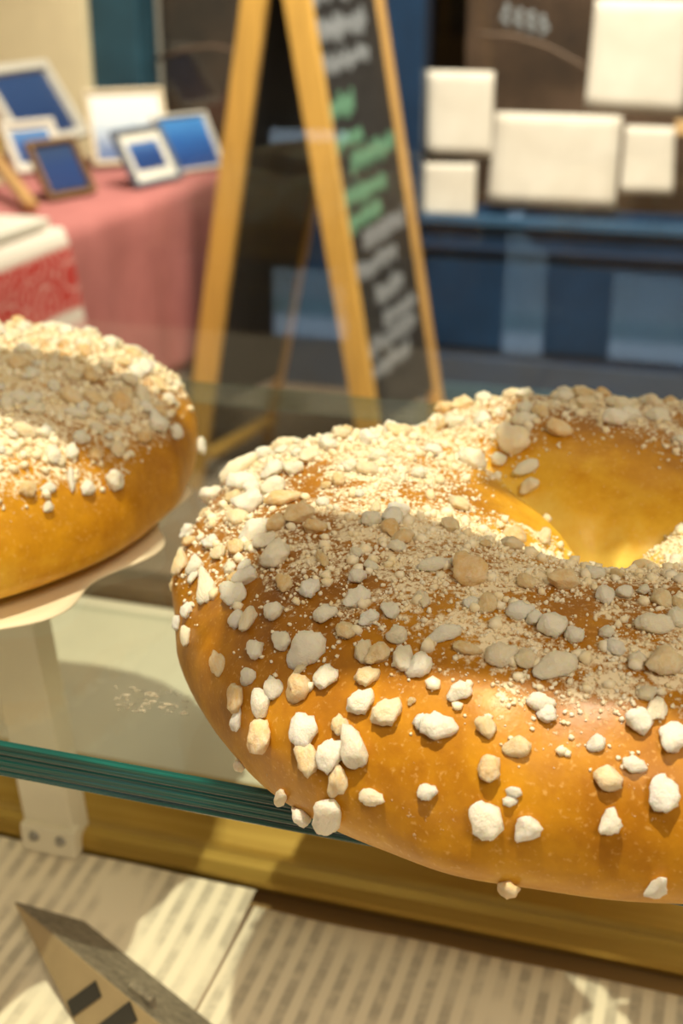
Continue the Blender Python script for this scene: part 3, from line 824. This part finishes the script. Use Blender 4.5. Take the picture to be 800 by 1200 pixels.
def build_pastry(name, label, center, params, nibs_px, n_total, n_fine, n_small, seed, dens, rx=None):
    root = empty(name, center); tag(root, label, 'pastry')
    V, Fc, bake = ring_pastry(center, *params)
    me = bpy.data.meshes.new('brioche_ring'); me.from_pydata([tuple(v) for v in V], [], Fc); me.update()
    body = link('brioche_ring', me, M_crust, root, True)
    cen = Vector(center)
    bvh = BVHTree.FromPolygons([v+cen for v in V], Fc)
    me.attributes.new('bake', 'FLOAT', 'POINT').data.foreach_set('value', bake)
    nrm = [Vector(v.normal) for v in me.vertices]
    dust = []
    for p, n_ in zip(V, nrm):
        dust.append(dens(p, n_))
    me.attributes.new('dust', 'FLOAT', 'POINT').data.foreach_set('value', dust)
    rng = random.Random(seed)
    placed = []
    cr = CM.to_3x3() @ Vector((1, 0, 0))
    def put(hit, n_, w, h, ang, t=None):
        x = cr - n_*cr.dot(n_)
        x = x.normalized() if x.length > 1e-3 else n_.orthogonal().normalized()
        y = n_.cross(x)
        x, y = x*math.cos(ang)+y*math.sin(ang), y*math.cos(ang)-x*math.sin(ang)
        th = t or 0.78*min(w, h)
        R = Matrix((x, y, n_)).transposed()
        o = bpy.data.objects.new('sugar_nib', nib_meshes[rng.randrange(12)]); COL.objects.link(o)
        o.parent = root
        o.matrix_local = Matrix.Translation(hit-cen+n_*th*0.30) @ R.to_4x4() @ Matrix.Rotation(rng.uniform(-0.25, 0.25), 4, 'X') @ Matrix.Diagonal((w/2*1.13, h/2*1.13, th/2*1.18, 1))
        placed.append((hit, max(w, h)))
    done = []
    for (px, py, w, h) in nibs_px:
        if any((px-a)**2+(py-b)**2 < (0.42*(w+c_)/2)**2 for a, b, c_ in done): continue
        o, d = ray(px, py); hit = bvh.ray_cast(o, d)
        lift = 0
        while lift < 30 and (hit[0] is None or hit[0].z < center[2]+0.0065) and py > 900:   # keep off the underside
            lift += 2; o, d = ray(px, py-lift); hit = bvh.ray_cast(o, d)
        if hit[0] is None:
            tt = (cen+Vector((0, 0, 0.03))-o).dot(d)
            best = None
            for q in range(-60, 61):
                r_ = bvh.find_nearest(o+d*(tt+q*0.002))
                if r_[0] is not None and (best is None or r_[3] < best[3]): best = r_
            if best[3] > 0.008: continue
            hit = best
        p, n_ = hit[0], hit[1]
        if n_.dot(d) > 0: n_ = -n_
        if p.z < center[2]+0.0065:               # seat it on the side wall just above the shelf
            q = bvh.find_nearest(Vector((p.x, p.y, center[2]+0.009))+(p-cen).normalized()*0.004)
            p, n_ = q[0], q[1]
            if n_.dot(p-cen) < 0: n_ = -n_
            if p.z < center[2]+0.005: continue
        done.append((px, py, w))
        sc = (p-o).dot(CM.to_3x3() @ Vector((0, 0, -1)))/F
        fs = max(0.45, abs(n_.dot(d)))
        put(p, n_, w*sc, h*sc/ (fs**0.5), rng.uniform(-0.3, 0.3))
    # area-weighted sampling of the surface
    tris = []; acc = []; tot = 0
    for f in Fc:
        a, b, c, d = (V[k] for k in f)
        ar = (b-a).cross(d-a).length
        wgt = ar*(dust[f[0]]**1.3)
        tot += wgt; acc.append(tot)
    import bisect
    def sample():
        k = bisect.bisect(acc, rng.random()*tot); k = min(k, len(Fc)-1); f = Fc[k]
        if rng.random() < 0.5: a, b, c = V[f[0]], V[f[1]], V[f[2]]
        else: a, b, c = V[f[0]], V[f[2]], V[f[3]]
        return bary(rng, a, b, c), (nrm[f[0]]+nrm[f[2]]).normalized()
    tries = 0
    while len(placed) < n_total and tries < 20000:
        tries += 1
        p, n_ = sample(); w = rng.uniform(0.0028, 0.0062)
        wp_ = p+cen
        if any((wp_-a).length < 0.40*(w+b_) for a, b_ in placed): continue
        put(wp_, n_, w*rng.uniform(0.9, 1.4), w, rng.uniform(0, 3.1))
    # the rest of the small nibs and the loose granules: one part
    GV = []; GF = []
    for k in range(n_fine+n_small):
        p, n_ = sample()
        if k < n_small:
            sz = rng.uniform(0.0006, 0.0016)
        else:
            sz = 0.00016+0.00042*rng.random()**2
        gv, gf = gran[rng.randrange(4)]
        k0 = len(GV)
        R = Matrix.Rotation(rng.uniform(0, 6.28), 3, Vector((rng.uniform(-1, 1), rng.uniform(-1, 1), rng.uniform(-1, 1))).normalized())
        for v in gv: GV.append(p+n_*sz*0.4+(R @ v)*sz)
        GF += [(a+k0, b+k0, c+k0) for a, b, c in gf]
    g = mk('fine_sugar', GV, GF, M_fine, root, True); g['kind'] = 'stuff'
    return root, bvh

def Z(x0, y0, sc, L): return [(x0+a*sc, y0+b*sc, c*sc, d*sc) for a, b, c, d in L]
NIBS = Z(170, 430, .4125, [
 (362,165,60,55),(315,205,60,45),(262,230,60,40),(395,212,40,35),(360,225,40,40),(430,215,35,35),(465,205,60,50),(520,230,55,50),(468,265,65,65),(225,262,70,45),(255,295,110,55),(160,335,70,60),(205,365,50,50),(275,340,80,60),(255,378,50,40),(150,408,65,60),(97,388,25,35),(72,430,45,35),(97,460,42,70),(370,300,65,55),(425,300,60,40),(370,350,80,45),(390,385,110,40),(300,400,90,60),(265,435,60,60),(320,470,90,45),(375,455,70,50),(440,430,90,60),(480,465,60,45),(375,550,100,90),(190,505,50,50),(215,535,50,40),(265,520,60,45),(130,500,40,40),(80,530,60,45),(110,560,50,65),(152,570,55,45),(182,628,60,95),(140,600,30,40),(30,612,30,30),(62,622,45,30),(125,695,42,35),(95,728,32,35),(122,763,38,48),(210,845,45,60),(245,578,45,35),(290,570,40,35),(295,605,70,45),(260,660,90,55),(300,720,50,80),(265,720,50,50),(370,703,70,50),(320,808,60,60),(395,785,55,55),(300,880,60,40),(570,755,55,65),(510,710,60,60),(610,665,75,70),(605,605,55,45),(600,535,40,35),(705,437,65,55),(655,405,35,40),(640,720,60,50),(700,700,50,50),(470,640,60,60),(400,625,50,45),(505,550,35,60),(640,570,40,35),(720,770,70,50),(790,670,40,50),(625,300,65,40),(720,195,80,40),(635,215,60,40),(690,88,60,40),(620,105,70,45),(750,120,60,35),(550,330,50,35),(660,265,60,40),(775,310,50,40),(545,135,45,35),(490,155,60,35)])
NIBS += Z(180, 720, .425, [
 (355,80,55,55),(435,100,115,85),(405,155,45,25),(408,203,75,70),(475,175,60,80),(270,182,65,65),(332,205,50,60),(305,243,65,80),(235,235,55,65),(235,290,40,50),(305,333,95,85),(415,320,75,100),(435,400,70,80),(490,390,80,90),(515,455,60,95),(562,372,85,110),(515,305,45,55),(575,250,85,65),(645,278,95,75),(590,178,70,55),(600,498,65,50),(752,487,50,50),(242,440,38,40),(355,500,42,75),(415,572,62,55),(487,548,85,110),(690,130,60,80),(740,145,70,70),(580,110,50,70),(625,112,65,75),(780,310,95,80),(740,300,50,50),(712,240,25,25),(525,50,55,65)])
NIBS += Z(480, 720, .4, [
 (95,325,130,95),(225,335,60,70),(320,390,75,65),(235,450,75,90),(400,295,65,60),(375,260,70,60),(230,600,100,110),(290,545,40,35),(347,615,80,85),(290,800,70,70),(727,790,55,105),(588,603,62,85),(580,480,90,75),(650,440,70,55),(740,528,95,110),(550,378,50,55),(670,320,80,80),(722,280,60,95),(690,235,50,50),(745,155,100,90),(665,138,55,55),(415,48,95,70),(435,155,125,75),(260,130,80,80),(340,140,70,60),(110,60,95,45),(150,230,70,70),(305,520,50,35)])
NIBS += Z(480, 430, .4, [
 (145,78,70,50),(215,95,60,40),(300,85,60,35),(340,90,50,40),(390,85,40,40),(450,75,50,45),(500,75,55,40),(565,70,50,40),(110,140,70,50),(215,165,60,40),(430,190,70,60),(600,165,90,50),(715,120,60,40),(175,285,85,60),(310,230,100,80),(345,300,90,45),(355,350,60,50),(390,500,40,55),(300,505,80,45),(265,275,50,45),(330,165,60,40),(175,620,110,85),(340,640,60,60),(450,640,90,60),(540,615,60,50),(570,680,60,60),(630,670,55,50),(50,690,80,55),(115,785,95,45),(65,590,90,40),(180,700,50,45),(230,700,60,60),(315,725,70,55),(480,795,70,50),(160,830,80,45),(575,785,50,40),(600,830,60,50),(715,765,120,60),(780,745,60,60),(740,690,60,60),(785,700,40,50),(610,615,40,35),(685,660,40,40),(650,95,40,30),(760,95,50,30),(520,120,60,40),(380,140,50,40)])
def cg(x, d): return (0.956*x-0.292*d, 0.292*x+0.956*d)     # camera ground frame -> world
C1 = (*cg(0.066, 0.292), SZ)
azc = lambda deg: math.radians(deg+17)       # azimuth given in the camera's ground frame
def dens1(p, n_):
    r = math.hypot(p.x, p.y); up = max(0, n_.z)
    az = (math.degrees(math.atan2(p.y, p.x))-17) % 360
    d = max(0, (up-0.30)/0.70)**0.8
    if r < 0.060 and 25 < az < 130: d *= max(0.0, (r-0.036)/0.024)
    if 25 < az < 118 and r < 0.072 and p.z > 0.016: d = max(d, 0.55*max(0, min(1, (r-0.036)/0.022))*max(0.1, 0.8+0.9*noise.noise(p*120)))
    if r < 0.046 and 130 <= az < 185: d *= max(0.03, (r-0.030)/0.016)
    d *= max(0.04, 0.78+0.8*noise.noise(p*48)+0.6*noise.noise(p*170))
    # front slope bears few grains
    if 200 < az < 335: d *= max(0.05, 1-max(0, (r-0.086)/0.020))
    return max(0, min(1, d*1.15))
build_pastry('sugared_pastry_ring', 'golden brioche ring overhanging the glass edge, crusted with sugar nibs', C1,
   ([(0, .130), (45, .122), (90, .115), (135, .110), (180, .109), (225, .111), (270, .108), (315, .120)],
    [(0, .002), (45, .004), (90, .010), (120, .010), (150, .003), (180, .002), (225, .012), (270, .016), (315, .008)],
    [(0, .046), (45, .043), (90, .044), (132, .046), (180, .048), (225, .048), (270, .0465), (315, .047)], 0.0195,
    [(122, 0.50, 11), (22, 0.40, 14)], 1.0),
   NIBS, 300, 26000, 1200, 7, dens1)

NIBS2 = Z(0, 350, .35, [(515,425,80,70),(525,385,60,40),(315,530,58,50),(235,520,55,60),(265,470,50,50),(175,530,60,70),(200,550,40,40),(150,450,50,60),(80,450,90,45),(235,610,30,80),(157,698,38,38),(675,490,45,45),(420,410,40,40),(250,395,80,40),(230,340,80,65),(400,355,80,60),(340,375,50,60),(470,340,60,50),(440,190,50,40),(370,160,60,50),(480,240,60,60),(430,285,60,50),(280,185,60,50),(180,230,50,60),(120,380,60,60),(60,340,60,45),(20,360,60,50),(5,510,30,30),(560,340,50,30),(300,120,50,40),(240,110,50,40),(180,100,50,40),(120,90,60,40),(60,80,60,40),(350,230,60,50),(300,270,60,50),(110,260,50,50),(60,230,60,50),(30,290,50,50),(180,300,50,40)])
def dens2(p, n_):
    up = max(0, n_.z)
    d = max(0, (up-0.42)/0.5)**0.7*(0.9+0.5*noise.noise(p*45))
    return max(0, min(1, d*1.3))
C2 = (*cg(-0.158, 0.394), SZ+0.0016)
build_pastry('sugared_pastry_ring', 'golden brioche ring on scalloped paper, thickly topped with sugar', C2,
   ([(0, .110), (90, .106), (180, .106), (270, .106)], [(0, .008), (90, .008), (180, .008), (270, .008)],
    [(0, .046), (90, .047), (180, .050), (270, .050)], 0.014, [(80, 0.3, 10), (190, 0.3, 10)], 4.0),
   NIBS2, 300, 9000, 2500, 9, dens2)

# scalloped paper under the left pastry
V = []; Fc = []; nu = 220
cr_ = [0.0, 0.07, 0.090, 0.101, 0.106, 0.110]
for r_i, r in enumerate(cr_):
    for i in range(nu):
        a = 2*math.pi*i/nu
        sc_ = 0.0042*math.cos(a*15) if r_i >= 3 else 0
        z = 0.0007
        if r_i >= 3: z += (r-0.090)*0.10*(1+0.4*math.cos(a*15))*(0.6+0.4*math.sin(a*2+1))
        V.append(((r+sc_*(r_i-2)/3)*math.cos(a), (r+sc_*(r_i-2)/3)*math.sin(a), z))
for r_i in range(len(cr_)-1):
    for i in range(nu):
        a = r_i*nu+i; b = r_i*nu+(i+1) % nu
        Fc.append((a, a+nu, b+nu, b))
dly = mk('paper_doily', V, Fc, simple('doily_paper', (0.80, 0.70, 0.52), 0.7, 0.05), None, True); dly.location = (*cg(-0.164, 0.386), SZ)
md = dly.modifiers.new('thickness', 'SOLIDIFY'); md.thickness = 0.0005
tag(dly, 'scalloped cream paper round beneath the pastry', 'paper')

# ------------------------------------------------------------------ added shelf, unseen above the frame: its strips and board shade the pastries
UZ = CAMZ + 0.115
def cast(X, Y, zp):
    P = Vector((X, Y, SZ+zp)); return P+(SPOT-P)*((UZ-P.z)/(SPOT.z-P.z))
glass_shelf('glass_shelf', 0.19, 0.50, UZ-0.0005, 0.006, 'thinner glass shelf added unseen above, carrying the shade strips and board')
M_shade_strip = simple('shade_strip_card', (0.62, 0.55, 0.42), 0.7)
def caster(name, x0, x1, y0, y1, zp, t, m, label, cat):
    a = cast(x0, y0, zp); b = cast(x1, y1, zp)
    o = box(name, ((a.x+b.x)/2, (a.y+b.y)/2, UZ+t/2), (b.x-a.x, b.y-a.y, t), m, None, bevel=min(0.002, t/3))
    return tag(o, label, cat)
caster('shade_strip', -0.098, 0.30, 0.2060, 0.268, 0.044, 0.004, M_shade_strip, 'long unseen strip added above to shade the overhanging brioche ring', 'card strip')
caster('shade_strip', -0.40, -0.155, 0.305, 0.360, 0.046, 0.004, M_shade_strip, 'short unseen strip added above to shade the ring on scalloped paper', 'card strip')
caster('shade_board', -0.057, 0.28, 0.303, 0.46, 0.044, 0.012, wood('board_wood', (0.42, 0.24, 0.10), 'X'), 'flat wooden plank added unseen above to shade the back of the ring', 'board')
